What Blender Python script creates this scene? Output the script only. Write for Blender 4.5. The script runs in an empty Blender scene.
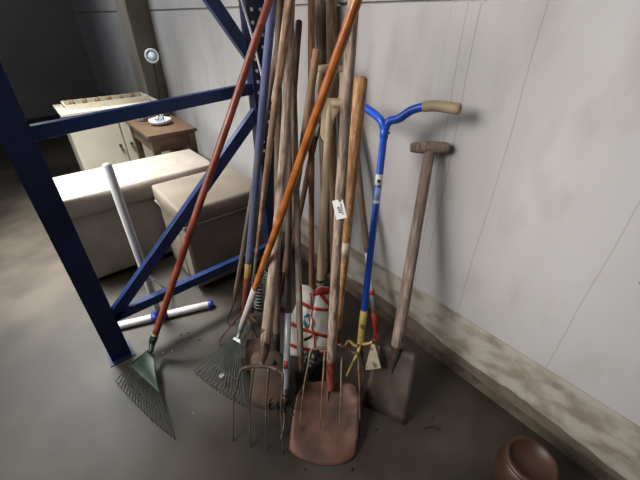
import bpy, bmesh, math, random
from mathutils import Vector as V, Matrix, noise
random.seed(7)
C = bpy.context.scene.collection
scn = bpy.context.scene

# ------------------------------------------------------------ camera, world, lights, exposure
# world frame: +X towards the concrete wall (its face is x = 1.246), +Y along the wall away from the camera, Z up
WALL = 1.246
EYE, PITCH, YAW, FPX = 1.5, math.radians(33), math.radians(-39.65), 345.0
cam = bpy.data.cameras.new('camera'); co = bpy.data.objects.new('camera', cam); C.objects.link(co)
cam.sensor_fit = 'HORIZONTAL'; cam.sensor_width = 36; cam.lens = 36*FPX/640; cam.clip_start = .02
co.location = (0, 0, EYE); co.rotation_euler = (math.pi/2-PITCH, 0, YAW)
scn.camera = co
scn.view_settings.view_transform = 'Standard'; scn.view_settings.look = 'None'
scn.view_settings.gamma = 1; scn.view_settings.use_curve_mapping = False
scn.view_settings.exposure = -1.0
w = bpy.data.worlds.new('world'); scn.world = w; w.use_nodes = True
w.node_tree.nodes['Background'].inputs[0].default_value = (.80, .86, 1, 1)
w.node_tree.nodes['Background'].inputs[1].default_value = .20
def area(name, loc, target, size, power, col, spread=180):
    l = bpy.data.lights.new(name, 'AREA'); l.shape = 'RECTANGLE'; l.size, l.size_y = size; l.energy = power; l.color = col; l.spread = math.radians(spread)
    o = bpy.data.objects.new(name, l); C.objects.link(o); o.location = loc
    o.rotation_euler = (V(target)-V(loc)).to_track_quat('-Z', 'Y').to_euler(); return o
area('ceiling_strip_light', (-2.0, 1.55, 2.45), (1.25, .75, .80), (1.9, 1.4), 62, (1, .965, .93), 76)
area('floor_fill_light', (-.1, 2.9, 2.85), (.0, 2.75, 0), (1.0, .5), 120, (.98, 1, .97), 66)  # added fill from above, pools light on the mid floor; no fixture known
area('low_left_light', (-3.0, 3.6, 1.9), (.9, .9, .6), (1.1, 1.5), 24, (.90, .95, 1), 120)  # unseen low source on the left, added to throw the rake tine shadows
area('left_wall_fill_light', (-.5, 4.8, 2.9), (1.24, 3.3, 1.2), (1.2, .3), 44, (.90, .95, 1), 140)  # added fill that lifts the far left wall; no fixture known

# ------------------------------------------------------------ pixel <-> place helpers (a pixel plus a real plane gives a point)
cp, sp = math.cos(PITCH), math.sin(PITCH)
cy, sy = .77, .638
def ray(u, v):
    a = (u-320)/FPX; b = (240-v)/FPX
    ox, oy, oz = a, cp+b*sp, -sp+b*cp
    return V((cy*ox+sy*oy, -sy*ox+cy*oy, oz))
O = V((0, 0, EYE))
def PZ(u, v, z=0.0): d = ray(u, v); return O+d*((z-EYE)/d.z)
def PX(u, v, x): d = ray(u, v); return O+d*(x/d.x)
def PY(u, v, y): d = ray(u, v); return O+d*(y/d.y)
def pplane(u, v, p, n): d = ray(u, v); return O+d*((p-O).dot(n)/d.dot(n))

# ------------------------------------------------------------ materials
def srgb(c):
    if isinstance(c, str): c = tuple(int(c[i:i+2], 16)/255 for i in (0, 2, 4))
    return tuple((x/12.92 if x <= .04045 else ((x+.055)/1.055)**2.4) for x in c)+(1,)
def mat(name, c1, c2=None, rough=.6, metal=0, scale=(8, 8, 8), detail=5, lo=.35, hi=.65, c3=None, s3=3, lo3=.55, hi3=.7, bump=0, bscale=None, dist=0):
    m = bpy.data.materials.new(name); m.use_nodes = True; nt = m.node_tree; N = nt.nodes; L = nt.links
    bs = N['Principled BSDF']; bs.inputs['Roughness'].default_value = rough; bs.inputs['Metallic'].default_value = metal
    if c2 is None: c2 = tuple(x*.9 for x in srgb(c1)[:3])+(1,)
    else: c2 = srgb(c2)
    tc = N.new('ShaderNodeTexCoord'); mp = N.new('ShaderNodeMapping'); mp.inputs['Scale'].default_value = scale
    L.new(tc.outputs['Object'], mp.inputs[0])
    oi = N.new('ShaderNodeObjectInfo'); ad = N.new('ShaderNodeVectorMath'); ad.operation = 'ADD'
    mu = N.new('ShaderNodeMath'); mu.operation = 'MULTIPLY'; mu.inputs[1].default_value = 37.0
    L.new(oi.outputs['Random'], mu.inputs[0]); L.new(mp.outputs[0], ad.inputs[0]); L.new(mu.outputs[0], ad.inputs[1])
    n = N.new('ShaderNodeTexNoise'); n.inputs['Scale'].default_value = 1; n.inputs['Detail'].default_value = detail; n.inputs['Distortion'].default_value = dist
    L.new(ad.outputs[0], n.inputs['Vector'])
    r = N.new('ShaderNodeValToRGB'); r.color_ramp.elements[0].position = lo; r.color_ramp.elements[1].position = hi
    r.color_ramp.elements[0].color = srgb(c1); r.color_ramp.elements[1].color = c2
    L.new(n.outputs['Fac'], r.inputs[0]); out = r.outputs[0]
    if c3:
        n2 = N.new('ShaderNodeTexNoise'); n2.inputs['Scale'].default_value = s3; n2.inputs['Detail'].default_value = 6
        a2 = N.new('ShaderNodeVectorMath'); a2.operation = 'ADD'; L.new(tc.outputs['Object'], a2.inputs[0]); L.new(mu.outputs[0], a2.inputs[1])
        L.new(a2.outputs[0], n2.inputs['Vector'])
        r2 = N.new('ShaderNodeValToRGB'); r2.color_ramp.elements[0].position = lo3; r2.color_ramp.elements[1].position = hi3
        L.new(n2.outputs['Fac'], r2.inputs[0])
        mx = N.new('ShaderNodeMix'); mx.data_type = 'RGBA'; L.new(r2.outputs[0], mx.inputs[0]); L.new(out, mx.inputs[6]); mx.inputs[7].default_value = srgb(c3)
        out = mx.outputs[2]
    L.new(out, bs.inputs['Base Color'])
    if bump:
        b = N.new('ShaderNodeBump'); b.inputs['Strength'].default_value = bump; b.inputs['Distance'].default_value = .004
        L.new(n.outputs['Fac'], b.inputs['Height']); L.new(b.outputs[0], bs.inputs['Normal'])
    return m
def wood(name, c1, c2, c3=None, rough=.72, **k):
    k.setdefault('s3', 16); k.setdefault('lo3', .42); k.setdefault('hi3', .62)
    return mat(name, c1, c2, rough, scale=(90, 90, 9), detail=9, c3=c3, bump=.5, lo=.40, hi=.62, **k)

M = dict(
 floor_=None,
 wood_pale=wood('pale_worn_wood', '6a5648', 'b29c88', '927e6e'),
 wood_mid=wood('mid_brown_wood', '5c3e28', '90683f', '6c4630'),
 wood_beech=mat('smooth_pale_wood', 'a48c6c', 'baa484', .6, scale=(50, 50, 8), c3='8c7658', s3=8, bump=.2),
 wood_grey=wood('grey_worn_wood', '54473c', '94826e', '6c5e50'),
 wood_tan=wood('tan_wood', '705034', 'a88662', '866c52'),
 wood_brown=wood('brown_wood', '54402f', '7a6048', '5c5048'),
 wood_dark=wood('dark_wood', '40302a', '60493c', '4c403a'),
 wood_pink=wood('pinkish_wood', '74563f', 'b09074', '6e5644'),
 wood_gold=wood('golden_wood', '7a5230', 'bc9468', '94683e', s3=40),
 wood_orange=wood('varnished_orange_wood', 'a05a28', 'bc7436', '8a4a20', rough=.22),
 wood_orangebrown=wood('orange_brown_wood', '4c3022', '6c4630', '3c261c'),
 wood_redbrown=wood('dark_red_brown_wood', '583423', '7a4c32', None),
 red_brown=wood('red_brown_varnish', '7e3c28', '9c5039', '6c3020', rough=.36),
 blue_worn=wood('worn_blue_paint', '4c5580', '6a7090', '77716e', s3=6, lo3=.5, hi3=.7),
 blue_worn_yellow=wood('bare_yellow_wood', 'b0904c', 'c4a868', '8a6840'),
 wood_spade=wood('rough_dark_spade_wood', '62524a', 'a0907f', '7c6a5e'),
 wood_bench=mat('table_wood', '3c2a1c', '5a4430', .5, scale=(4, 30, 30), bump=.2),
 rust=mat('rust', '5c3424', '8a5434', .85, .2, scale=(30, 30, 30), bump=.5),
 rust_red=mat('rusty_red_paint', '6c2e22', '8a3e30', .7, .1, scale=(25, 25, 12), c3='4c2c22', s3=30, bump=.3),
 rust_dark=mat('dark_rusty_iron', '2c221d', '4a382c', .7, .5, scale=(30, 30, 30), bump=.4),
 iron_grey=mat('worn_grey_iron', '40372f', '6a5a4b', .55, .4, scale=(24, 24, 24), c3='5a4030', s3=20, bump=.3),
 iron_tan=mat('tan_rusted_steel', '5c4838', '8c7254', .55, .4, scale=(26, 26, 26), c3='5a3c28', s3=22),
 iron_black=mat('black_iron', '16130f', '2c2520', .6, .4, scale=(20, 20, 20)),
 pan_red=mat('red_brown_shovel_steel', '54382c', '6e4c3e', .6, .2, scale=(14, 14, 14), c3='40322a', s3=9, lo3=.45, hi3=.68, bump=.2),
 pan_brown=mat('brown_shovel_steel', '40342a', '584636', .65, .3, scale=(10, 10, 10), c3='54382a', s3=12, bump=.2),
 spade_steel=mat('dark_spade_steel', '3c332d', '584c44', .5, .4, scale=(14, 14, 8), c3='5c3c2c', s3=10, lo3=.5, hi3=.7, bump=.2),
 orange_rust=mat('orange_rusty_steel', '4c3020', '7a4c2c', .7, .2, scale=(30, 30, 30)),
 green_metal=mat('dark_green_paint', '14241d', '23382c', .4, .2, scale=(12, 12, 12), c3='36443a', s3=14),
 green_tine=mat('green_grey_wire', '1e241f', '343c34', .45, .4, scale=(20, 20, 20)),
 galv=mat('galvanised_wire', '343a36', '4e5652', .45, .5, scale=(20, 20, 20), c3='3c3a34', s3=14),
 galv_plate=mat('galvanised_plate', '7c827e', 'a4a8a4', .35, .5, scale=(30, 30, 30)),
 silver=mat('silver_tube', 'b8bac0', 'ccced4', .35, .3, scale=(20, 20, 5)),
 white_tube=mat('white_painted_tube', 'c4c4c4', 'dadad8', .45, scale=(20, 20, 5)),
 white_worn=mat('worn_white_tube', 'b0a8a4', 'cac4c0', .5, scale=(20, 20, 5)),
 grey_tube=mat('grey_steel_tube', '6c6868', '8c8886', .45, .4, scale=(20, 20, 5)),
 red_paint=mat('red_paint', '9a2c24', 'b03a30', .5, scale=(20, 20, 20)),
 blue_paint=mat('bright_blue_paint', '1c4cb4', '2458c8', .32, scale=(12, 12, 5)),
 yellow_paint=mat('yellow_paint', 'b89c50', 'd8c070', .5, scale=(24, 24, 24), c3='6c5430', s3=24, lo3=.6, hi3=.66),
 rack_blue=mat('rack_blue_paint', '1b2f5c', '213a6e', .36, .1, scale=(5, 5, 5), c3='182a54', s3=4),
 rack_dark=mat('rack_post_blue', '141c3c', '1c2850', .45, .1, scale=(5, 5, 5)),
 grip_tan=mat('tan_grip_rubber', '8c7a60', 'a08e70', .6, scale=(20, 20, 20)),
 paper=mat('white_paper', 'ececec', 'f4f4f2', .6, scale=(10, 10, 10)),
 ink=mat('black_ink', '202020', '2c2c2c', .6),
 label_dark=mat('black_sticker', '141414', '1c221c', .4),
 label_green=mat('pale_green_print', 'b0c8b0', 'c0d4c0', .5),
 pale_blue=mat('pale_blue_print', '8ca8d4', 'b0c4e4', .4, scale=(60, 60, 60)),
 sack=mat('white_woven_plastic', 'd4d0c6', 'e8e6de', .45, scale=(14, 14, 14), bump=.3),
 sack_red=mat('red_print', 'a42c20', 'c03a2c', .45, scale=(20, 20, 20)),
 teal=mat('teal_print', '2c7c84', '4c9ca0', .5, scale=(50, 50, 50)),
 black_plastic=mat('black_plastic_film', '14130f', '242820', .3, scale=(16, 16, 16), c3='3c4c38', s3=22, lo3=.58, hi3=.64),
 cream=mat('cream_leather', '847a70', '948a80', .5, scale=(6, 6, 6)),
 taupe=mat('taupe_leather', '766c60', '867b6d', .42, scale=(5, 5, 5)),
 taupe_pipe=mat('taupe_piping', '94897c', 'a0958a', .4),
 cream_paint=mat('cream_paint', 'c4bca8', 'd0c8b8', .5, scale=(4, 4, 4)),
 white_ceramic=mat('white_ceramic', 'a4a8ac', 'bcc0c4', .3),
 grey_ceramic=mat('grey_ceramic', '7c7c80', '98989c', .35),
 foot_blue=mat('blue_plastic_cap', '1c2c7c', '24388c', .4),
 lamp_glass=mat('lamp_lens', 'a8b4c0', 'c0ccd8', .15),
 tag_paint=mat('off_white_flaking_paint', 'a89c84', 'c0b498', .7, scale=(14, 14, 14), c3='6c5c48', s3=26, lo3=.6, hi3=.68),
 pot=mat('brown_glazed_clay', '3a2418', '4e3222', .45, scale=(8, 8, 8)),
 coil=mat('grey_green_wire', '5c645c', '808880', .5, .3, scale=(30, 30, 30)),
 debris=mat('crumbs', '1c1814', '2c241c', .8),
 debris_pale=mat('pale_crumbs', 'a8a090', 'c0b8a8', .8),
)
def concrete_floor():
    m = mat('concrete_floor', '362f27', '484037', .5, scale=(3.2, 3.2, 3.2), detail=10, c3='27211b', s3=1.4, lo3=.45, hi3=.60, bump=.15)
    return m
def concrete_wall():
    m = bpy.data.materials.new('painted_concrete'); m.use_nodes = True; nt = m.node_tree; N = nt.nodes; L = nt.links
    bs = N['Principled BSDF']; bs.inputs['Roughness'].default_value = .8
    tc = N.new('ShaderNodeTexCoord'); sep = N.new('ShaderNodeSeparateXYZ'); L.new(tc.outputs['Object'], sep.inputs[0])
    def noi(sc, det, mapping):
        mp = N.new('ShaderNodeMapping'); mp.inputs['Scale'].default_value = mapping; L.new(tc.outputs['Object'], mp.inputs[0])
        n = N.new('ShaderNodeTexNoise'); n.inputs['Scale'].default_value = sc; n.inputs['Detail'].default_value = det; L.new(mp.outputs[0], n.inputs['Vector']); return n
    def ramp(inp, a, b, ca, cb):
        r = N.new('ShaderNodeValToRGB'); r.color_ramp.elements[0].position = a; r.color_ramp.elements[1].position = b
        r.color_ramp.elements[0].color = ca; r.color_ramp.elements[1].color = cb; L.new(inp, r.inputs[0]); return r
    def mix(f, a, b, kind='MIX'):
        x = N.new('ShaderNodeMix'); x.data_type = 'RGBA'; x.blend_type = kind
        if isinstance(f, float): x.inputs[0].default_value = f
        else: L.new(f, x.inputs[0])
        for s, i in ((a, 6), (b, 7)):
            if isinstance(s, tuple): x.inputs[i].default_value = s
            else: L.new(s, x.inputs[i])
        return x.outputs[2]
    def math_(op, a, b):
        x = N.new('ShaderNodeMath'); x.operation = op
        for s, i in ((a, 0), (b, 1)):
            if isinstance(s, (int, float)): x.inputs[i].default_value = s
            else: L.new(s, x.inputs[i])
        return x.outputs[0]
    n1 = noi(1.6, 9, (1, 1, .45)); base = ramp(n1.outputs['Fac'], .3, .7, srgb('a8a5a2'), srgb('bdbab8')).outputs[0]
    n2 = noi(7, 8, (1, 1, .5)); base = mix(math_('MULTIPLY', ramp(n2.outputs['Fac'], .55, .75, (0, 0, 0, 1), (1, 1, 1, 1)).outputs[0], .35), base, srgb('8c857c'))
    z = sep.outputs[2]; y = sep.outputs[1]
    # the footing strip below the ledge is bare, dirtier concrete
    n3 = noi(9, 8, (1, 1.0, 1.6))
    dirt = ramp(n3.outputs['Fac'], .42, .62, (0, 0, 0, 1), (1, 1, 1, 1)).outputs[0]
    foot = mix(dirt, srgb('aaa498'), srgb('877e6d'))
    low = math_('LESS_THAN', z, .319); base = mix(low, base, foot)
    wob = math_('MULTIPLY', math_('SUBTRACT', noi(2.2, 5, (1, 1, 1)).outputs['Fac'], .5), .16)
    stain = math_('LESS_THAN', math_('ADD', z, wob), .085); base = mix(math_('MULTIPLY', stain, .75), base, srgb('4c3e2e'))
    # board marks left by the formwork
    wig = math_('MULTIPLY', math_('SUBTRACT', noi(3, 4, (1, 0, 1)).outputs['Fac'], .5), .03)
    yy = math_('ADD', y, wig)
    for yc, zl, dz, st in ((.740, .3, 0, .32), (.694, .55, .0, .36), (.80, .9, 0, .12), (.494, .32, .0, .3), (.10, .32, 0, .25), (1.75, .32, 0, .15), (2.6, .32, 0, .15)):
        d = math_('ABSOLUTE', math_('SUBTRACT', yy, yc), 0); f = math_('MULTIPLY', math_('LESS_THAN', d, .0022), st)
        f = math_('MULTIPLY', f, math_('GREATER_THAN', z, zl)); base = mix(f, base, srgb('6c5c48'))
    # small air holes
    vo = N.new('ShaderNodeTexVoronoi'); vo.inputs['Scale'].default_value = 5.5; L.new(tc.outputs['Object'], vo.inputs['Vector'])
    base = mix(math_('MULTIPLY', math_('LESS_THAN', vo.outputs['Distance'], .028), .6), base, srgb('3a342c'))
    L.new(base, bs.inputs['Base Color'])
    b = N.new('ShaderNodeBump'); b.inputs['Strength'].default_value = .15; b.inputs['Distance'].default_value = .01; L.new(n2.outputs['Fac'], b.inputs['Height']); L.new(b.outputs[0], bs.inputs['Normal'])
    return m

# ------------------------------------------------------------ objects
def empty(name, label, cat, loc, group=None, M4=None):
    o = bpy.data.objects.new(name, None); C.objects.link(o); o.empty_display_size = .05
    o.matrix_world = M4 if M4 is not None else Matrix.Translation(V(loc))
    o['label'] = label; o['category'] = cat
    if group: o['group'] = group
    o['_'] = 0; del o['_']
    FR[o.name] = o.matrix_world.inverted() if M4 is None else M4.inverted()
    return o
FR = {}
def root_of(p):
    while p.parent: p = p.parent
    return p
def part(name, mesh, material, parent, smooth=True, bevel=0, solid=0, sub=0, label=None):
    """mesh = (verts in world metres, faces); linked under parent (thing or part)"""
    vs, fs = mesh
    inv = FR[root_of(parent).name] if parent else Matrix.Identity(4)
    me = bpy.data.meshes.new(name); me.from_pydata([inv @ V(v) for v in vs], [], fs); me.validate()
    bm = bmesh.new(); bm.from_mesh(me); bmesh.ops.recalc_face_normals(bm, faces=bm.faces); bm.to_mesh(me); bm.free()
    o = bpy.data.objects.new(name, me); C.objects.link(o); me.materials.append(material)
    if parent: o.parent = parent
    for p in me.polygons: p.use_smooth = smooth
    if solid:
        s = o.modifiers.new('s', 'SOLIDIFY'); s.thickness = solid; s.offset = 0
    if bevel:
        b = o.modifiers.new('b', 'BEVEL'); b.width = bevel; b.segments = 2; b.limit_method = 'ANGLE'; b.angle_limit = math.radians(35)
    if sub:
        s = o.modifiers.new('u', 'SUBSURF'); s.levels = sub; s.render_levels = sub
    if label: o['label'] = label
    return o
def structure(name, mesh, material, **k):
    o = part(name, mesh, material, None, smooth=False, **k); o['kind'] = 'structure'; return o
def lone(name, mesh, material, label, cat, group=None, **k):
    """a thing that is one mesh; its origin is put at its lowest centre"""
    vs, fs = mesh; n = len(vs); c = V((sum(v[0] for v in vs)/n, sum(v[1] for v in vs)/n, min(v[2] for v in vs)))
    o = part(name, ([V(v)-c for v in vs], fs), material, None, **k); o.location = c
    o['label'] = label; o['category'] = cat
    if group: o['group'] = group
    return o
def join(*ms):
    vs, fs = [], []
    for a, b in ms:
        k = len(vs); vs += list(a); fs += [tuple(i+k for i in f) for f in b]
    return vs, fs
def tube(pts, rad, seg=12, dome=True, flat=1.0, up=None):
    """swept tube with parallel transported frame; rad number or list"""
    pts = [V(p) for p in pts]; n = len(pts)
    if not hasattr(rad, '__len__'): rad = [rad]*n
    if len(rad) != n:
        m = len(rad)-1; rad = [rad[min(m, int(i*m/(n-1)))]+(rad[min(m, int(i*m/(n-1))+1)]-rad[min(m, int(i*m/(n-1)))])*(i*m/(n-1)-int(i*m/(n-1))) for i in range(n)]
    vs, fs = [], []
    t = (pts[1]-pts[0]).normalized(); a = up.copy() if up else (V((0, 0, 1)) if abs(t.z) < .9 else V((1, 0, 0)))
    a = (a-t*a.dot(t)).normalized()
    frames = []
    for i in range(n):
        t = (pts[min(i+1, n-1)]-pts[max(i-1, 0)]).normalized(); a = (a-t*a.dot(t)).normalized(); frames.append((pts[i], t, a, t.cross(a), rad[i]))
    ext = []
    if dome:
        p, t, a, b, r = frames[0]; ext.append((p-t*r*.35, t, a, b, r*.62)); 
    ext += frames
    if dome:
        p, t, a, b, r = frames[-1]; ext.append((p+t*r*.35, t, a, b, r*.62))
    for p, t, a, b, r in ext:
        for k in range(seg):
            th = 2*math.pi*k/seg; vs.append(p+a*math.cos(th)*r*flat+b*math.sin(th)*r)
    m = len(ext)
    for i in range(m-1):
        for k in range(seg):
            fs.append((i*seg+k, i*seg+(k+1) % seg, (i+1)*seg+(k+1) % seg, (i+1)*seg+k))
    fs.append(tuple(range(seg))[::-1]); fs.append(tuple((m-1)*seg+k for k in range(seg)))
    return vs, fs
def smooth_path(pts, k=6):
    pts = [V(p) for p in pts]; P = [pts[0]*2-pts[1]]+pts+[pts[-1]*2-pts[-2]]; out = []
    for i in range(1, len(P)-2):
        for j in range(k):
            t = j/k; a, b, c, d = P[i-1:i+3]
            out.append(.5*((2*b)+(c-a)*t+(2*a-5*b+4*c-d)*t*t+(3*b-a-3*c+d)*t**3))
    return out+[pts[-1]]
def box(c, ax, ay, az, s):
    """oriented box: centre, three axes, full sizes"""
    c = V(c); ax, ay, az = V(ax).normalized(), V(ay).normalized(), V(az).normalized(); vs = []
    for i in (-.5, .5):
        for j in (-.5, .5):
            for k in (-.5, .5): vs.append(c+ax*i*s[0]+ay*j*s[1]+az*k*s[2])
    return vs, [(0, 1, 3, 2), (4, 6, 7, 5), (0, 4, 5, 1), (2, 3, 7, 6), (0, 2, 6, 4), (1, 5, 7, 3)]
X_, Y_, Z_ = V((1, 0, 0)), V((0, 1, 0)), V((0, 0, 1))
def abox(x0, x1, y0, y1, z0, z1): return box(((x0+x1)/2, (y0+y1)/2, (z0+z1)/2), X_, Y_, Z_, (x1-x0, y1-y0, z1-z0))
def beam(a, b, wid, dep, side):
    """bar from a to b, wid across in the plane whose normal is side, dep along side"""
    a, b = V(a), V(b); t = (b-a).normalized(); s = V(side).normalized(); u = s.cross(t).normalized()
    return box((a+b)/2, t, u, s, ((b-a).length, wid, dep))
def grid(rows):
    n, m = len(rows), len(rows[0]); vs = [p for r in rows for p in r]
    return vs, [(i*m+j, i*m+j+1, (i+1)*m+j+1, (i+1)*m+j) for i in range(n-1) for j in range(m-1)]
def lathe(c, prof, seg=28, axis=Z_):
    axis = V(axis).normalized(); a = axis.orthogonal().normalized(); b = axis.cross(a); vs, fs = [], []
    for r, z in prof:
        for k in range(seg):
            th = 2*math.pi*k/seg; vs.append(V(c)+axis*z+a*math.cos(th)*r+b*math.sin(th)*r)
    for i in range(len(prof)-1):
        for k in range(seg): fs.append((i*seg+k, i*seg+(k+1) % seg, (i+1)*seg+(k+1) % seg, (i+1)*seg+k))
    fs.append(tuple(range(seg))); fs.append(tuple((len(prof)-1)*seg+k for k in range(seg)))
    return vs, fs
def shaft_frame(B, T):
    B, T = V(B), V(T); z = (T-B).normalized(); y = ((B+T)/2-O).normalized(); y = (y-z*y.dot(z)).normalized(); x = y.cross(z)
    return Matrix(((x.x, y.x, z.x, B.x), (x.y, y.y, z.y, B.y), (x.z, y.z, z.z, B.z), (0, 0, 0, 1)))
def shaft(B, T, r0, r1, bend=(0, 0), seg=14, n=22, lump=.03, seed=0):
    B, T = V(B), V(T); z = (T-B).normalized(); y = ((B+T)/2-O).normalized(); y = (y-z*y.dot(z)).normalized(); x = y.cross(z)
    pts, rs = [], []
    for i in range(n+1):
        t = i/n; s = math.sin(math.pi*t)
        pts.append(B.lerp(T, t)+x*bend[0]*s+y*bend[1]*s+x*.002*noise.noise(V((t*4, seed, 0)))); rs.append((r0+(r1-r0)*t)*(1+lump*noise.noise(V((t*7, seed*3.1, 5)))))
    return tube(pts, rs, seg)
class Tool:
    def __init__(s, name, label, cat, B, T, group=None):
        s.B, s.T = V(B), V(T); s.root = empty(name, label, cat, B, group, shaft_frame(B, T))
        s.u = (s.T-s.B).normalized(); s.L = (s.T-s.B).length
    def at(s, d): return s.B+s.u*d
    def __call__(s, name, mesh, m, parent=None, **k): return part(name, mesh, m, parent or s.root, **k)

# ------------------------------------------------------------ the setting
MF, MW = concrete_floor(), concrete_wall()
structure('floor', abox(-4, WALL+.3, -1.5, 8.2, -.1, 0), MF)
wall = join(abox(WALL, WALL+.25, -1.5, 8, .325, 1.537), abox(WALL, WALL+.25, -1.5, 8, 1.549, 3.2), abox(WALL+.004, WALL+.25, -1.5, 8, 0, .318), abox(WALL+.018, WALL+.25, -1.5, 8, .31, .33), abox(WALL+.02, WALL+.25, -1.5, 8, 1.53, 1.555))
structure('wall_right', wall, MW, bevel=.003)
structure('baseboard_right', join(([V((WALL+.01, -1.5, 0)), V((WALL-.028, -1.5, 0)), V((WALL-.012, -1.5, .016)), V((WALL+.01, -1.5, .03)),
    V((WALL+.01, 4.05, 0)), V((WALL-.028, 4.05, 0)), V((WALL-.012, 4.05, .016)), V((WALL+.01, 4.05, .03))],
    [(0, 1, 2, 3), (7, 6, 5, 4), (0, 4, 5, 1), (1, 5, 6, 2), (2, 6, 7, 3), (3, 7, 4, 0)])), mat('mortar_fillet', '3c342a', '564a3c', .85, scale=(20, 20, 20), bump=.5))
structure('wall_back', abox(-4, WALL+.25, 8, 8.2, 0, 3.2), mat('far_wall_plaster', '9c9890', 'aca8a0', .8, scale=(1, 1, 1)))
structure('trim_1', abox(WALL-.2, WALL+.02, 4.0, 4.36, 0, 3.2), mat('concrete_pillar', '6c645a', '857c70', .85, scale=(5, 5, 2), bump=.3), bevel=.01)

# ------------------------------------------------------------ blue pallet rack frame, perpendicular to the wall
RY = 1.6
rk = empty('pallet_rack_frame', 'blue steel pallet rack end frame with perforated posts and crossed braces behind the tools', 'rack', (.46, RY, 0))
def post(x, top):
    vs, fs = [], []
    prof = [(-.046, .030), (-.046, -.032), (.046, -.032), (.046, .030), (.034, .030), (.034, -.020), (-.034, -.020), (-.034, .030)]
    m = len(prof)
    for z in (.006, top):
        for px, py in prof: vs.append(V((x+px, RY+py, z)))
    fs = [(i, (i+1) % m, m+(i+1) % m, m+i) for i in range(m)]+[(0, 1, 6, 7), (1, 2, 5, 6), (2, 3, 4, 5)]+[(m, m+1, m+6, m+7), (m+1, m+2, m+5, m+6), (m+2, m+3, m+4, m+5)]
    return vs, fs
slotm = mat('bright_slot_edges', 'd8dce0', 'e4e8ec', .5)
for x in (.937, -.045):
    p = part('post', post(x, 2.6), M['rack_dark'], rk, smooth=False)
    if x > .5:
        for k in range(15):
            for dx in (-.022, .022): part('slot', lathe((x+dx, RY-.0335, .90+.048*k), [(.0078, 0), (.0078, .0022)], 12, Y_), slotm, p, smooth=False)
    part('foot_plate', abox(x-.06, x+.06, RY-.06, RY+.06, 0, .006), M['rack_dark'], rk, smooth=False)
def brace(x0, z0, x1, z1, y, wd=.046):
    a, b = V((x0, y, z0)), V((x1, y, z1)); t = (b-a).normalized(); u = Y_.cross(t).normalized()
    if u.z < 0: u = -u
    return join(beam(a, b, wd, .004, Y_), box((a+b)/2+u*(wd/2)+Y_*.015, t, u, Y_, ((b-a).length, .004, .034)), box((a+b)/2-u*(wd/2)+Y_*.015, t, u, Y_, ((b-a).length, .004, .034)))
part('brace', brace(-.05, .245, .965, .275, RY-.045+.03), M['rack_blue'], rk, smooth=False, bevel=.0015)
part('brace', brace(-.05, 1.150, .965, 1.210, RY-.045+.03), M['rack_blue'], rk, smooth=False, bevel=.0015)
part('brace', brace(-.01, .25, .965, 1.145, RY-.045+.03, .050), M['rack_blue'], rk, smooth=False, bevel=.0015)
part('brace', brace(.960, 1.262, .02, 2.57, RY-.045+.03, .050), M['rack_blue'], rk, smooth=False, bevel=.0015)

# hanging cord beside the post
a = PY(240, -6, 1.548); b = PY(262, 76, 1.548)
lone('hanging_cord', tube(smooth_path([a+V((-.05, 0, .25)), a, a.lerp(b, .5)+V((.004, 0, 0)), b, b+V((.02, -.004, -.1))]), .0055, 8), M['white_tube'], 'thin pale cord hanging against the perforated blue post', 'cord')

# ------------------------------------------------------------ furniture behind the rack
def rbox(x0, x1, y0, y1, z0, z1, puff=.012, nx=8, ny=8, nz=6):
    """a closed box, gridded, with slightly swollen faces"""
    bm = bmesh.new(); bmesh.ops.create_cube(bm, size=2); bmesh.ops.subdivide_edges(bm, edges=bm.edges[:], cuts=5, use_grid_fill=True)
    cx, cy_, cz = (x0+x1)/2, (y0+y1)/2, (z0+z1)/2; hx, hy, hz = (x1-x0)/2, (y1-y0)/2, (z1-z0)/2
    vs = []
    for v in bm.verts:
        x, y, z = v.co; q = 1
        fx, fy, fz = math.cos(x*math.pi/2), math.cos(y*math.pi/2), math.cos(z*math.pi/2)
        dx = (puff*fy*fz if abs(x) > .99 else 0)*(1 if x > 0 else -1); dy = (puff*fx*fz if abs(y) > .99 else 0)*(1 if y > 0 else -1); dz = (puff*fx*fy if abs(z) > .99 else 0)*(1 if z > 0 else -1)
        e = (abs(x) > .99)+(abs(y) > .99)+(abs(z) > .99); k = .985 if e >= 2 else 1
        vs.append(V((cx+x*hx*k+dx, cy_+y*hy*k+dy, cz+z*hz*k+dz)))
    bm.verts.index_update(); fs = [tuple(v.index for v in f.verts) for f in bm.faces]; bm.free(); return vs, fs
ox1 = PZ(252, 183, .57).x
ot = empty('ottoman', 'taupe grey leather ottoman with pale seams behind the blue rack brace', 'ottoman', (.8, 2.0, 0))
part('base', rbox(.475, ox1, 1.785, 2.235, .035, .50, .006), M['taupe'], ot, bevel=.01, sub=1)
part('cushion', rbox(.462, ox1+.005, 1.768, 2.255, .49, .60, .012), M['taupe'], ot, bevel=.01, sub=1)
e = .008
part('piping', join(tube([(.47, 1.773, .495), (ox1, 1.773, .495)], .006, 8), tube([(.466, 1.773, .495), (.466, 2.24, .495)], .006, 8)), M['taupe_pipe'], ot, label='pale raised seam round the cushion')
part('piping', tube([(.475, 1.782, .49), (.475, 1.782, .05)], .006, 8), M['taupe_pipe'], ot)
part('piping', tube([(.471, 1.90, .49), (.471, 1.90, .05)], .005, 8), M['taupe_pipe'], ot)
for x in (.53, ox1-.06):
    for y in (1.84, 2.18): part('foot', lathe((x, y, 0), [(.018, 0), (.025, .045)], 12), M['iron_black'], ot)
lx1 = PZ(199, 155, .62).x
ol = empty('ottoman', 'long cream leather ottoman behind the taupe one, below the side table', 'ottoman', (.5, 2.5, 0))
part('base', rbox(-.05, lx1, 2.30, 2.71, .035, .50, .01), M['cream'], ol, bevel=.01, sub=1)
part('cushion', rbox(-.06, lx1+.01, 2.285, 2.725, .49, .625, .018), M['cream'], ol, bevel=.01, sub=1)
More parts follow.
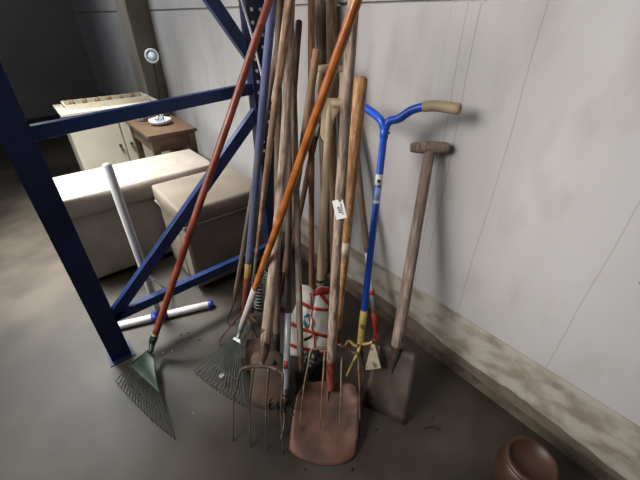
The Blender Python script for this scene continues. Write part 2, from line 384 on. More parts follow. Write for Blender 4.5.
for x in (.02, lx1-.07):
    for y in (2.36, 2.66): part('foot', lathe((x, y, 0), [(.018, 0), (.025, .045)], 12), M['iron_black'], ol)

# wooden side table
ta = empty('side_table', 'small brown wooden side table with thick legs behind the cream ottoman', 'table', (.86, 3.1, 0))
c0 = PZ(150, 137, .75); tx0, tx1, ty0, ty1 = c0.x, PZ(192, 126, .75).x, 2.79, 3.42
part('tabletop', abox(tx0-.01, tx1+.01, ty0, ty1, .722, .75), M['wood_bench'], ta, smooth=False, bevel=.004)
for n_, bx in (('apron', abox(tx0+.02, tx1-.02, ty0+.02, ty0+.045, .61, .722)), ('apron', abox(tx0+.02, tx1-.02, ty1-.045, ty1-.02, .61, .722)),
               ('apron', abox(tx0+.015, tx0+.04, ty0+.04, ty1-.04, .61, .722)), ('apron', abox(tx1-.04, tx1-.015, ty0+.04, ty1-.04, .61, .722))):
    part(n_, bx, M['wood_bench'], ta, smooth=False, bevel=.003)
for x in (tx0+.035, tx1-.035):
    for y in (ty0+.04, ty1-.04):
        part('leg', join(([V((x+i*a_, y+j*a_, z)) for z, a_ in ((0, .02), (.722, .028)) for i, j in ((-1, -1), (1, -1), (1, 1), (-1, 1))], [(0, 1, 2, 3), (4, 5, 6, 7), (0, 1, 5, 4), (1, 2, 6, 5), (2, 3, 7, 6), (3, 0, 4, 7)])), M['wood_bench'], ta, smooth=False, bevel=.003)
# on the table
q = PZ(161, 124, .7505)
bo = empty('bowl', 'shallow white bowl of small metal bits on the wooden side table', 'bowl', q)
part('dish', lathe(q, [(.045, 0), (.075, .010), (.088, .04), (.082, .04), (.068, .016), (.0, .014)], 28), M['white_ceramic'], bo)
ms = []
for k in range(9):
    a_ = k*2.4; rr = .010+.036*(k/9); ms.append(tube([q+V((math.cos(a_)*rr, math.sin(a_)*rr, .029)), q+V((math.cos(a_+1)*rr*1.1, math.sin(a_+1)*rr, .045+.02*(k % 3)))], .008, 6))
ct = lone('metal_bits', join(*ms), M['grey_ceramic'], 'heap of small grey metal bits in the white bowl', 'scrap'); ct['kind'] = 'stuff'
q = PZ(144, 121, .7505)
cu = empty('mug', 'small grey mug beside the white bowl on the side table', 'mug', q)
part('cup', lathe(q, [(.026, 0), (.036, .01), (.038, .075), (.034, .075), (.03, .012), (0, .01)], 24), M['grey_ceramic'], cu)
part('handle', tube(smooth_path([q+V((-.036, 0, .06)), q+V((-.06, 0, .055)), q+V((-.06, 0, .025)), q+V((-.036, 0, .018))]), .005, 8), M['grey_ceramic'], cu)
q = PZ(158, 112.5, .7505); q.x = min(q.x, tx1-.06); q.y = min(q.y, ty1-.06)
hd = PX(152, 56, q.x-.0)
dl = empty('desk_lamp', 'round white desk lamp on a thin black stem on the wooden side table', 'lamp', q)
part('base', lathe(q, [(.055, 0), (.055, .012), (.02, .02), (0, .02)]), M['iron_black'], dl)
part('stem', tube(smooth_path([q+V((0, 0, .015)), q.lerp(hd, .45)+V((0, .004, 0)), hd+V((0, .0, -.045))]), .0055, 8), M['iron_black'], dl)
ax = (O-hd).normalized()+V((0, 0, .1))
s_ = part('lamp_shade', lathe(hd, [(.014, -.04), (.040, -.028), (.055, 0), (.046, .004), (.037, -.010), (0, -.012)], 32, ax), M['white_ceramic'], dl)
part('lens', lathe(hd, [(.036, -.008), (.022, .002), (0, .005)], 28, ax), M['lamp_glass'], s_)

# cream cabinet and tray beyond the table
cb = empty('cabinet', 'cream painted cabinet beyond the side table at the foot of the pillar', 'cabinet', (.6, 3.9, 0))
part('body', abox(.25, 1.03, 3.62, 4.05, .06, .80), M['cream_paint'], cb, smooth=False, bevel=.005)
part('cabinet_top', abox(.23, 1.045, 3.60, 4.07, .80, .825), M['cream_paint'], cb, smooth=False, bevel=.004)
for x in (.27, .645):
    d_ = part('door', abox(x, x+.36, 3.604, 3.622, .09, .78), M['cream_paint'], cb, smooth=False, bevel=.004)
    part('knob', lathe((x+.32 if x < .4 else x+.04, 3.604, .5), [(.006, 0), (.014, -.012), (.012, -.022), (0, -.024)], 14, Y_), M['iron_black'], d_)
part('plinth', abox(.27, 1.01, 3.64, 4.03, 0, .06), M['cream_paint'], cb, smooth=False)
q = V((.62, 3.80, .825))
tr = empty('tray', 'pale wooden tray standing on the cream cabinet', 'tray', q)
part('tray_base', abox(.30, .96, 3.72, 3.92, .8255, .835), M['cream_paint'], tr, smooth=False)
part('rim', join(abox(.29, .30, 3.71, 3.93, .825, .87), abox(.96, .97, 3.71, 3.93, .825, .87), abox(.29, .97, 3.70, 3.71, .825, .87), abox(.29, .97, 3.93, 3.94, .825, .87)), M['cream_paint'], tr, smooth=False)
for k in range(6):
    lone('wooden_bead', lathe((.36+.1*k, 3.82+.02*(k % 2), .8356), [(.012, 0), (.02, .015), (.022, .035), (.012, .05), (0, .052)], 14), M['wood_tan'], 'small brown turned wooden bead in the pale tray on the cabinet', 'bead', 'wooden beads in the tray')

# white tube stand with T foot
sb = PZ(161, 319, 0)
st = empty('tube_stand', 'white tubular stand with blue capped T foot on the floor behind the rack', 'stand', (sb.x, sb.y, 0))
e1 = PZ(212, 307, .0); dr = V((e1.x-sb.x, e1.y-sb.y, 0)); e0 = sb-dr*1.0; zz = V((0, 0, .0245))
for nm, p0, p1 in (('foot_tube', sb+zz, e1+zz), ('foot_tube', sb+zz, e0+zz)):
    f_ = part(nm, tube([p0, p1], .022, 16), M['white_tube'], st)
    part('end_cap', tube([p1-(p1-p0).normalized()*.016, p1+(p1-p0).normalized()*.004], 0.0238, 16), M['foot_blue'], f_, label='blue plastic cap')
part('joint', join(tube([sb+zz-dr.normalized()*.04, sb+zz+dr.normalized()*.04], .028, 16), tube([sb+zz, sb+V((0, 0, .075))], .027, 16)), M['foot_blue'], st, label='blue plastic joint')
part('upright', tube([sb+V((0, 0, .05)), sb+V((0, 0, .95))], .020, 16), M['white_tube'], st)
part('stay', tube([sb+V((0, .02, .33)), sb+V((.12, .16, .03))], .006, 8), M['white_tube'], st)

# ------------------------------------------------------------ tools
def tz(u, v, z): return PZ(u, v, z)
def prong(pts, r0, r1, seg=8, k=5, flat=1):
    p = smooth_path(pts, k); n = len(p); return tube(p, [r0+(r1-r0)*(i/(n-1))**1.4 for i in range(n)], seg, flat=flat)
EXT = lambda B, T, e: T+(T-B).normalized()*e

# leaf rakes ---------------------------------------------------
def leaf_rake_head(t, apex, tipc, half, ntine, arch, mt, mplate, panel, bar_ts, tw=.0022, taper=.12):
    ax_ = (tipc-apex); L = ax_.length; d = ax_.normalized(); side = half.normalized(); hw = half.length; up = side.cross(d).normalized()
    if up.z < 0: up = -up
    def P(s, q):   # s across -1..1, q 0..1 down the fan
        wq = hw*(taper+(1-taper)*q)
        return apex+d*(L*q*(1-.05*s*s*q))+side*s*wq+up*(arch*math.sin(math.pi*min(q, 1))*(1-.3*s*s))
    head = t('fan_plate', grid([[P(-1+2*i/14, q) for i in range(15)] for q in [panel*k/6 for k in range(7)]]), mplate, solid=.002)
    for k in range(ntine):
        s = -1+2*k/(ntine-1); a = P(s, panel*.85); b = P(s, .93); tip = P(s, 1.0); tip.z = max(.0025, tip.z-.004)
        t('tine', prong([a, P(s, (panel+1)/2), b, (b+tip)/2+up*.004, tip], tw, tw*.8, 6, 4), mt)
    for q in bar_ts:
        t('cross_wire', tube([P(-1+2*i/16, q)+up*.004 for i in range(17)], .0022, 6), mt)
    return P
# A: red-brown handle, green head
B, T = tz(154, 338, .14), PX(269.5, 0, .86)
t = Tool('leaf_rake', 'leaf rake with long red-brown handle and dark green fan head, leftmost of the tools', 'rake', B, EXT(B, T, .17))
T = EXT(B, T, .17)
t('handle', shaft(B, T, .0165, .0155, seed=1), M['red_brown'])
apex = tz(151, 352, .10)
t('ferrule', tube([B+t.u*.03, B+t.u*.0], .0172, 14), M['grip_tan'], label='pale worn ferrule')
t('socket', tube(smooth_path([B+t.u*.02, B-t.u*.03, apex]), [.0178, .0195, .014, .010], 14), M['green_metal'])
tr_, tl_ = tz(175, 443, 0.003), tz(140, 409, 0.003)
sdir = (tl_-tr_).normalized(); tc_ = tr_+sdir*.235
leaf_rake_head(t, apex, tc_, sdir*.235, 20, .03, M['green_tine'], M['green_metal'], .52, (.72,), .0022, .10)
# T: varnished orange handle, white lower sleeve, galvanised head
B, T = tz(241.5, 327, .135), PX(357, 0, .72)
T = EXT(B, T, .14)
t = Tool('leaf_rake', 'leaf rake with glossy orange handle, white sleeve and grey wire fan, foremost of the tools', 'rake', B, T)
sl = tz(258.5, 289, 0); # where sleeve meets wood
def on(tool, v):   # point of the shaft axis seen at picture height v
    lo, hi = 0.0, tool.L
    for _ in range(40):
        m = (lo+hi)/2; P = tool.at(m)-O; oy = P.x*sy+P.y*cy; dep = oy*cp-P.z*sp; up = oy*sp+P.z*cp
        if 240-FPX*up/dep > v: lo = m
        else: hi = m
    return m
k = on(t, 289)
t('handle', shaft(t.at(k-.02), T, .0150, .0140, seed=2), M['wood_orange'])
t('sleeve', tube([t.at(0), t.at(k)], [.0155, .0168], 14), M['white_worn'], label='worn white sleeve')
apex = tz(238, 338, .11)
t('socket', tube([t.at(.015), t.at(-.01), apex], [.0145, .013, .009], 12), M['galv_plate'])
pl = box(apex, X_+Y_*-.6, Z_, X_*.6+Y_, (.05, .012, .03))
tr_, tl_ = tz(245, 410, .003), tz(193, 374, .003); hf = (tl_-tr_)/2
leaf_rake_head(t, apex, (tr_+tl_)/2, hf, 16, .02, M['galv'], M['galv_plate'], .09, (.66,), .0027, .10)
t('clamp', box((tr_+tl_)/2*.78+apex*.22+V((0, 0, .022)), hf, Z_, hf.cross(Z_), (.022, .006, .022)), M['galv_plate'], smooth=False)

# B: worn blue handle, rusty four pronged cultivator
B, T = tz(244.5, 308, .10), PX(272.5, 0, .91); T = EXT(B, T, .14)
t = Tool('hand_cultivator', 'cultivator with worn blue handle, bare yellow band and rusty red socket', 'cultivator', tz(240, 330, .0), T)
t.B, t.L = B, (T-B).length; t.u = (T-B).normalized()
k1, k0 = on(t, 263), on(t, 277)
t('handle', shaft(t.at(k1-.01), T, .0185, .0185, seed=3), M['blue_worn'])
t('bare_band', tube([t.at(k0-.01), t.at(k1)], .0185, 14), M['blue_worn_yellow'], label='bare yellow wood band')
t('socket', tube([t.at(-.02), t.at(.02), t.at(k0)], [.010, .016, .0192], 14), M['rust_red'])
rv = tube([t.at(k0-.04)-t.root.matrix_world.col[1].to_3d()*.017, t.at(k0-.04)-t.root.matrix_world.col[1].to_3d()*.021], .004, 8); t('rivet', rv, M['iron_tan'])
hb = t.at(-.015)
for (u1, v1, z1), (u2, v2, z2) in (((233, 323, .10), (220, 347, .004)), ((241, 326, .10), (230, 356, .004)), ((250, 324, .11), (258, 345, .01)), ((254, 320, .12), (266, 338, .02))):
    t('prong', prong([hb, tz(u1, v1, z1), tz(u2, v2-7, z2+.02), tz(u2, v2, z2)], .0055, .0028), M['orange_rust'])
# C: thin tan hook
B, T = tz(235.5, 294, .16), PX(285, 0, 1.064)
t = Tool('hand_hook', 'thin weathered tan stick with rusty bent hook, left of the blue handle', 'hook', tz(229, 324, .0), T)
t.B, t.L = B, (T-B).length; t.u = (T-B).normalized()
t('handle', shaft(B, T, .0125, .013, seed=4), M['wood_grey'])
t('socket', tube([t.at(-.055), t.at(-.02), t.at(.01)], [.006, .0115, .0135], 12), M['rust'])
t('hook', prong([t.at(-.05), tz(230, 314, .06), tz(227.5, 321, .02), tz(230, 325, .006), tz(235, 322, .02)], .005, .003), M['rust_dark'])
# X: pinkish bent handle with thin iron
B, T = tz(250.5, 300, .14), PX(290.5, 0, .72); T = EXT(B, T, .1)
t = Tool('hoe', 'slightly bent pinkish tan hoe handle just right of the blue handle', 'hoe', tz(248, 312, 0.0), T)
t.B, t.L = B, (T-B).length; t.u = (T-B).normalized()
k = on(t, 258)
t('handle', shaft(t.at(k), T, .009, .0165, bend=(-.004, 0), seed=5), M['wood_pink'])
t('shank', tube([t.at(-.09), t.at(k*.5), t.at(k+.02)], [.005, .006, .008], 10), M['grey_tube'])
t('ferrule', tube([t.at(k-.025), t.at(k+.01)], .0095, 12), M['galv_plate'])
bc = t.at(-.10); t('blade', box(bc, t.root.matrix_world.col[0].to_3d(), Z_*.8+X_*.3, Y_, (.06, .04, .003)), M['iron_grey'], smooth=False, bevel=.001)
# D: dark handle + brown shovel blade lying behind the front fork
B, T = tz(276.5, 347, .15), PX(279, 0, 1.02); T = EXT(B, T, .1)
t = Tool('shovel', 'shovel with thin dark handle and brown rounded blade behind the front garden fork', 'shovel', tz(267, 412, 0.0), T)
t.B, t.L = B, (T-B).length; t.u = (T-B).normalized()
t('handle', shaft(B, T, .0165, .0165, seed=6), M['wood_brown'])
def blade(pts_rows, th=.003, m=None, parent=None, name='blade', tt=None, **k):
    return tt(name, grid(pts_rows), m, solid=th, **k)
def quadblade(tl, trr, bl, br, n=10, m=10, belly=.02, topr=.0, botr=.0, nrm=None):
    """rows from top to bottom; belly bows the middle along nrm; topr/botr bow the top and bottom edges outwards"""
    nrm = nrm or (trr-tl).cross(bl-tl).normalized(); dn = ((bl+br)/2-(tl+trr)/2).normalized(); rows = []
    for i in range(n+1):
        q = i/n; r = []
        for j in range(m+1):
            s = j/m; a = tl.lerp(trr, s); b = bl.lerp(br, s); e_ = 4*s*(1-s)
            p = a.lerp(b, q)+nrm*belly*e_*(.5+.5*math.sin(math.pi*q))-dn*topr*(e_**.5-1)*(-1)*(1-q)*-1*0
            p = p - dn*topr*(math.sqrt(e_))*(1-q)**3 + dn*botr*e_*q**3
            r.append(p)
        rows.append(r)
    return rows
tl, trr, bl, br = tz(251, 357, .145), tz(284, 357, .145), tz(251, 403, .012), tz(289, 403, .012)
t('blade', grid(quadblade(tl, trr, bl, br, belly=-.012, topr=.035, botr=.03)), M['pan_brown'], solid=.003)
t('socket', tube([t.at(.07), t.at(.0), t.at(-.03), tz(273, 364, .14)], [.0185, .0185, .016, .007], 14), M['iron_black'])
# E: front garden fork
B, T = tz(266, 337, .34), PX(291, 0, 1.05); T = EXT(B, T, .03)
t = Tool('garden_fork', 'four tined digging fork with thick pale handle standing foremost on the floor', 'fork', tz(262, 448, 0), T)
t.B, t.L = B, (T-B).length; t.u = (T-B).normalized()
t('handle', shaft(B-t.u*.02, T, .0240, .0170, bend=(.017, 0), seed=7, lump=.08), M['wood_pale'])
neck = tz(262, 361, .26)
t('socket', tube(smooth_path([t.at(.04), B, tz(264, 352, .29), neck, tz(262, 366, .25)]), [.0235, .0235, .023, .014, .010], 14), M['iron_grey'])
t('rivet', join(*[tube([tz(u, v, .33), tz(u, v, .345)], .004, 8) for u, v in ((264, 345), (263, 353))]), M['iron_tan'])
cross = neck+V((0, 0, -.012))
tips = [tz(233, 441, .002), tz(250.6, 447, .002), tz(266, 451, .002), tz(283, 454, .002)]
sh = [tz(239.5, 374, .232), tz(253.5, 368, .248), tz(268.5, 369, .248), tz(283, 377, .232)]
mid = [tz(233.5, 402, .125), tz(249.5, 404, .125), tz(266, 408, .125), tz(281, 410, .125)]
for i in range(4):
    dr_ = (tips[i]-mid[i])
    pre = [sh[i], sh[i].lerp(mid[i], .25)] if i in (1, 2) else [tz(246, 367.2, .25) if i == 0 else tz(277, 369.5, .25), tz(241.5, 369.6, .244) if i == 0 else tz(281.3, 372.3, .244), sh[i]]
    t('tine', prong(pre+[sh[i].lerp(mid[i], .5), mid[i], tips[i]], .0065, .0022, 8), M['iron_grey'])
t('crossbar', tube(smooth_path([tz(245.5, 367.5, .25), tz(253, 366.5, .251), tz(262, 366, .251), tz(270, 367, .251), tz(277.5, 369.7, .25)]), .0095, 10), M['iron_grey'])
# G: thin grey handle with dark ferrule
B, T = tz(300.5, 352, .24), PX(290, 0, 1.098); T = EXT(B, T, .02)
t = Tool('edging_iron', 'slim grey-brown handle with dark tapered socket standing before the striped sack', 'edging tool', tz(301, 385, .0), T)
t.B, t.L = B, (T-B).length; t.u = (T-B).normalized()
t('handle', shaft(B, T, .0145, .0165, bend=(.003, 0), seed=8), M['wood_grey'])
t('socket', tube([t.at(-.085), t.at(-.04), t.at(.012)], [.006, .012, .0155], 12), M['iron_grey'])
t('blade', grid([[tz(295+11*s, 370+4*q*6, .16*(1-q)+.0) for s in [j/6 for j in range(7)]] for q in [i/5 for i in range(6)]]), M['iron_black'], solid=.003)
# H: brown handle, silver sleeve, small star tiller
B, T = tz(285, 403, .06), PX(299, 22, 1.155)
t = Tool('star_tiller', 'soil tiller with dark brown handle, silver sleeve bearing a red mark and small spiked wheels', 'cultivator', B, T)
k1, k0, kc = on(t, 313), on(t, 388), on(t, 280)
t('handle', shaft(t.at(k1-.01), T, .0145, .0165, bend=(-.017, 0), seed=9), M['wood_dark'])
sv = t('sleeve', tube([t.at(k0), t.at(k1)], .0148, 16), M['silver'], label='silver sleeve')
fw = -t.root.matrix_world.col[1].to_3d(); sx = t.root.matrix_world.col[0].to_3d()
kk = on(t, 363)
def wrap(tool, d0, d1, r, a0, a1, m, name, parent=None, center=None):
    fwd = -tool.root.matrix_world.col[1].to_3d(); sd = tool.root.matrix_world.col[0].to_3d(); rows = []
    for i in range(2):
        rows.append([tool.at(d0 if i == 0 else d1)+(fwd*math.cos(a)+sd*math.sin(a))*r for a in [a0+(a1-a0)*j/8 for j in range(9)]])
    return tool(name, grid(rows), m, parent, solid=.0006)
wrap(t, on(t, 368), on(t, 360), .0153, -.9, .4, M['red_paint'], 'badge', sv)
t('bracket', tube([t.at(k0+.01), t.at(.02)], [.0118, .0105], 4), M['grey_tube'], smooth=False)
t('mark', tube([t.at(on(t, 396)), t.at(on(t, 395))], .0128, 4), M['iron_black'], smooth=False)
ax0, ax1 = tz(267, 405, .066), tz(294, 407.5, .075); axd = (ax1-ax0).normalized()
t('axle', tube([ax0, ax1], .004, 8), M['iron_black'])
for kx in range(4):
    c_ = ax0.lerp(ax1, .08+.28*kx); ms = []; pa = axd.orthogonal().normalized(); pb = axd.cross(pa)
    for q in range(7):
        th = q*2*math.pi/7+kx*.4; d_ = pa*math.cos(th)+pb*math.sin(th); ms.append(tube([c_, c_+d_*.02+axd*.003, c_+d_*.036+axd*.010], [.003, .003, .0015], 6))
    t('star_wheel', join(*ms), M['rust_dark'])
t('spike', prong([t.at(.01), tz(284, 425, .035), tz(280, 441, .004)], .006, .0022), M['iron_grey'])
# K tan handle, leaning the other way
B, T = tz(284.5, 271, .30), PX(316.8, 50, 1.0)
t = Tool('garden_hoe', 'slender tan stick slanting behind the orange rake handle with a black shank', 'hoe', tz(280, 300, 0.0), T)
t.B, t.L = B, (T-B).length; t.u = (T-B).normalized()
t('handle', shaft(B, T, .0145, .017, seed=10), M['wood_tan'])
t('shank', tube([t.at(-.28), t.at(-.1), t.at(.01)], [.006, .007, .014], 10), M['iron_black'])
t('blade', box(t.at(-.295), sx, t.u, Y_, (.10, .05, .003)), M['iron_black'], smooth=False)
# J orange-brown stick with dark sticker
B, T = tz(293, 248, .42), PX(319.5, 116, 1.14)
t = Tool('hand_weeder', 'short orange-brown stick with a black and pale green sticker near its top end', 'weeder', tz(297, 305, 0.0), T)
t.B, t.L = B, (T-B).length; t.u = (T-B).normalized()
hh = t('handle', shaft(B, T, .0135, .0165, seed=11), M['wood_orangebrown'])
t('shank', tube(smooth_path([tz(297, 305, .003), tz(297, 288, .14), tz(295, 264, .33), t.at(.01)]), [.006, .006, .007, .012], 10), M['iron_black'])
wrap(t, on(t, 139), on(t, 119), .0172, -1.4, 1.4, M['label_dark'], 'sticker', hh)
wrap(t, on(t, 136), on(t, 123), .0180, -.2, .55, M['label_green'], 'sticker_print', hh)
# L orange tan
B, T = tz(311.5, 320, .06), PX(311.5, 0, 1.082); T = EXT(B, T, .1)
t = Tool('broom_handle', 'straight dark red-brown pole behind the varnished rake handle, left of the wooden hand grip', 'pole', B, T)
t('handle', shaft(B, T, .0145, .0155, seed=12), M['wood_mid'])
# M thick grey behind grip
B, T = tz(326, 274, .003), PX(320, 0, 1.205)
t = Tool('fence_stake', 'thick grey-brown pole whose top rises behind the wooden hand grip', 'pole', B, T)
t('handle', shaft(B, T, .019, .0265, seed=13), M['wood_grey'])
# N tan with nail hole
B, T = tz(334, 284, .003), PX(331.5, 0, 1.205); T = EXT(B, T, .08)
t = Tool('wooden_pole', 'upright tan pole with a nail hole right behind the wooden hand grip', 'pole', B, T)
t('handle', shaft(B, T, .022, .0225, seed=14), M['wood_tan'])
fwd = -t.root.matrix_world.col[1].to_3d(); nh = t.at(on(t, 40))+fwd*.0228-t.root.matrix_world.col[0].to_3d()*.004
t('nail_hole', lathe(nh, [(.0028, 0), (.0028, -.0015)], 10, fwd), M['iron_black'])
# P spade with open D grip
B, T = tz(320, 285, .34), PX(329.5, 104, 1.06)
t = Tool('spade', 'spade with open pale wooden hand grip and dark socket standing behind the striped sack', 'spade', tz(318, 335, 0.0), PX(330, 68, 1.06))
t.B, t.T, t.L = B, T, (T-B).length; t.u = (T-B).normalized()
Xp, Yp = t.root.matrix_world.col[0].to_3d(), t.root.matrix_world.col[1].to_3d()
t('handle', shaft(B, T, .0205, .0175, seed=15), M['wood_beech'])
# yoke: flared neck splitting in two arms joined by a cross bar
g = lambda u, v: pplane(u, v, T, Yp)
def flatbar(pts, wid, dep):
    return tube(pts, wid, 10, flat=1, up=Xp)
nk = t.at(t.L-.16); ms = []
for q in range(1): pass
yk = []
outline = [(nk, .019), (g(325, 135), .022), (g(328, 118), .031), (g(330, 106), .050), (g(330.5, 98), .053)]
vs = []; fs = []
for c_, wd_ in outline:
    for a_, b_ in ((-1, -.6), (-.6, -1), (.6, -1), (1, -.6), (1, .6), (.6, 1), (-.6, 1), (-1, .6)): vs.append(V(c_)+Xp*a_*wd_+Yp*b_*.016)
m_ = 8
for i in range(len(outline)-1):
    for k in range(m_): fs.append((i*m_+k, i*m_+(k+1) % m_, (i+1)*m_+(k+1) % m_, (i+1)*m_+k))
fs += [tuple(range(m_)), tuple((len(outline)-1)*m_+k for k in range(m_))]
gp = t('grip_yoke', (vs, fs), M['wood_beech'], bevel=.002)
t('grip_arm', tube(smooth_path([g(321.5, 103), g(320, 92), g(319.5, 80), g(320.5, 71)]), .0135, 10), M['wood_beech'], gp)
t('grip_arm', tube(smooth_path([g(341, 102), g(342, 92), g(342.5, 80), g(342, 72)]), .0135, 10), M['wood_beech'], gp)
t('grip_bar', tube([g(317.5, 69.5), g(331, 68.5), g(345, 70)], [.0165, .018, .0165], 14), M['wood_beech'], gp)
t('socket', tube([t.at(-.10), t.at(-.03), t.at(.03)], [.009, .017, .0215], 14), M['rust_dark'])
b0 = t.at(-.05); ex = V((.6, -.8, 0)).normalized(); dwn = V((-.12, -.10, -1)).normalized(); hgt = (b0.z-.004)/-dwn.z
t('blade', grid(quadblade(b0-ex*.075+dwn*.02, b0+ex*.075+dwn*.02, b0-ex*.07+dwn*hgt, b0+ex*.07+dwn*hgt, belly=.01)), M['rust_dark'], solid=.003)
# Q big red-brown shovel
B, T = tz(331, 362, .235), PX(354, 0, .822); T = EXT(B, T, .08)
t = Tool('coal_shovel', 'large shovel with wide red-brown pan and thick pale handle carrying a white paper tag', 'shovel', tz(325, 465, 0), T)
t.B, t.L = B, (T-B).length; t.u = (T-B).normalized()
Xq, Yq = t.root.matrix_world.col[0].to_3d(), t.root.matrix_world.col[1].to_3d()
hq = t('handle', shaft(B, T, .0200, .0165, bend=(-.004, 0), seed=16, lump=.09), M['wood_pale'])
pt = tz(331, 390, .115)
t('socket', tube(smooth_path([t.at(.012), t.at(-.02), tz(331, 380, .15), pt]), [.0205, .0205, .0205, .017], 14), M['rust_red'])
rows = []
PT = [tz(303, 386, .125), tz(313, 378, .14), tz(331, 379.5, .128), tz(346, 379, .14), tz(354, 387, .125)]
def pan(q, s):
    # q 0 top..1 bottom ; s -1..1
    lft = [(302, 392), (297, 400), (294, 412), (291, 432), (289, 449)]; rgt = [(355, 392), (359, 400), (359, 412), (358, 436), (356, 455)]
    x = q*4; i = min(3, int(x)); f_ = x-i
    a = (lft[i][0]+(lft[i+1][0]-lft[i][0])*f_, lft[i][1]+(lft[i+1][1]-lft[i][1])*f_); b = (rgt[i][0]+(rgt[i+1][0]-rgt[i][0])*f_, rgt[i][1]+(rgt[i+1][1]-rgt[i][1])*f_)
    z = .115*(1-q)**1.1+.003; A, Bp = tz(a[0], a[1], z), tz(b[0], b[1], z); p = A.lerp(Bp, (s+1)/2)
    dn = V((-.62, -.78, 0)); e_ = 1-s*s
    p += dn*.055*(e_**.7)*max(0, q-.5)*2*.9 - dn*.062*math.sqrt(e_)*(max(0, .35-q)/.35)**1.3
    p.z += .030*abs(s)**3*(1-q)**.6*(1) + (-.012*e_*(1-q))
    return p
t('pan', grid([[pan(i/20, -1+2*j/20) for j in range(21)] for i in range(21)]), M['pan_red'], solid=.003)
t('rib', tube(smooth_path([pan(.0, 0)+V((0, 0, .000)), pan(.2, 0)+V((0, 0, -.002)), pan(.4, 0)+V((0, 0, -.002))]), [.011, .009, .003], 10), M['pan_red'])
# paper tag on the handle
d0 = on(t, 209); c_ = t.at(d0)-Yq*.0225; upv = (pplane(337, 199, c_, Yq)-pplane(342, 219, c_, Yq)).normalized()
c4 = [pplane(u, v, c_, Yq) for u, v in ((332, 201), (342.5, 198.5), (347, 217.5), (336.5, 220))]
tg = t('paper_tag', (c4, [(0, 1, 2, 3)]), M['paper'], hq, smooth=False, solid=.0006, label='white paper tag with a black number')
def text(body, size, loc, xdir, ydir, m, parent, name='lettering'):
    cu_ = bpy.data.curves.new(name, 'FONT'); cu_.body = body; cu_.size = size; cu_.align_x = 'CENTER'; cu_.align_y = 'CENTER'; cu_.extrude = .0002
    x = V(xdir).normalized(); z = x.cross(V(ydir)).normalized(); y = z.cross(x)
    o = bpy.data.objects.new(name, cu_)
    Mx = Matrix(((x.x, y.x, z.x, loc[0]), (x.y, y.y, z.y, loc[1]), (x.z, y.z, z.z, loc[2]), (0, 0, 0, 1)))
    dg = bpy.context.evaluated_depsgraph_get(); me = bpy.data.meshes.new_from_object(o); bpy.data.objects.remove(o)
    vs = [Mx @ v.co for v in me.vertices]; fs = [tuple(p.vertices) for p in me.polygons]
    return part(name, (vs, fs), m, parent, smooth=False)
tdn = (c4[3]-c4[0]).normalized(); trt = (c4[1]-c4[0]).normalized(); fro = -Yq*.0012
text('499', .017, c4[0]*.28+c4[1]*.20+c4[2]*.22+c4[3]*.30+fro, tdn, trt, M['ink'], tg.parent)
text('vlavem.com', .0085, c4[0]*.14+c4[1]*.36+c4[2]*.36+c4[3]*.14+fro, tdn, trt, M['ink'], tg.parent)
# S golden handled fork behind the shovel
B, T = tz(337, 333, .335), PX(361, 79, .90)
t = Tool('garden_fork', 'four tined fork with golden straight handle whose tines reach over the red-brown shovel', 'fork', tz(330, 430, .0), T)
t.B, t.L = B, (T-B).length; t.u = (T-B).normalized()
hs = t('handle', shaft(B, T, .0165, .0235, seed=17, lump=.05), M['wood_gold'])
wrap(t, on(t, 257), on(t, 242), .0222, -1.2, .9, M['tag_paint'], 'sticker', hs)
neck = tz(338.5, 343, .275)
t('socket', tube([t.at(.03), t.at(0), t.at(-.03), neck], [.0185, .018, .014, .009], 12), M['orange_rust'])
tips = [tz(299, 431, .048), tz(320, 429, .062), tz(339.5, 431, .055), tz(360, 436, .004)]
sh = [tz(311, 351, .260), tz(325, 352, .255), tz(342, 350, .265), tz(358, 356, .26)]
mid = [tz(304, 386, .180), tz(322.5, 386, .19), tz(341, 386, .19), tz(359.5, 386, .165)]
for i in range(4):
    t('tine', prong([sh[i].lerp(neck, .3 if i in (0, 3) else .12)+V((0, 0, .006)), sh[i], sh[i].lerp(mid[i], .5), mid[i], tips[i]], .0058, .0022, 8), M['iron_tan'])
t('crossbar', tube(smooth_path([sh[0].lerp(neck, .12)+V((0, 0, .006)), sh[1].lerp(neck, .4)+V((0, 0, .008)), neck, sh[2].lerp(neck, .5)+V((0, 0, .008)), sh[3].lerp(neck, .12)+V((0, 0, .006))]), .0065, 10), M['iron_tan'])
# W narrow weeder: wood, white tube, grey tube, red two pronged end
B, T = tz(377, 341, .015), PX(352, 112, 1.19)
t = Tool('weed_puller', 'narrow weeder of brown wood, white and grey tube ending in red prongs', 'weeder', B, T)
k1, k2, k3 = on(t, 250), on(t, 292), on(t, 315)
t('handle', shaft(t.at(k1-.01), T, .0155, .0145, seed=18), M['wood_brown'])
t('white_tube', tube([t.at(k2), t.at(k1)], .0145, 12), M['white_worn'])
t('collar', tube([t.at(k2-.01), t.at(k2+.012)], .0175, 12), M['red_paint'], label='red collar')
t('grey_tube', tube([t.at(k3), t.at(k2)], .0135, 12), M['grey_tube'])
t('red_sleeve', tube([t.at(.06), t.at(k3+.01)], [.014, .0165], 12), M['red_paint'])
ex = t.root.matrix_world.col[0].to_3d()
for s in (-1, 0, 1): t('prong', prong([t.at(.07)+ex*.004*s, t.at(.04)+ex*.009*s, t.at(.0)+ex*.014*s], .005, .0025), M['red_paint'])
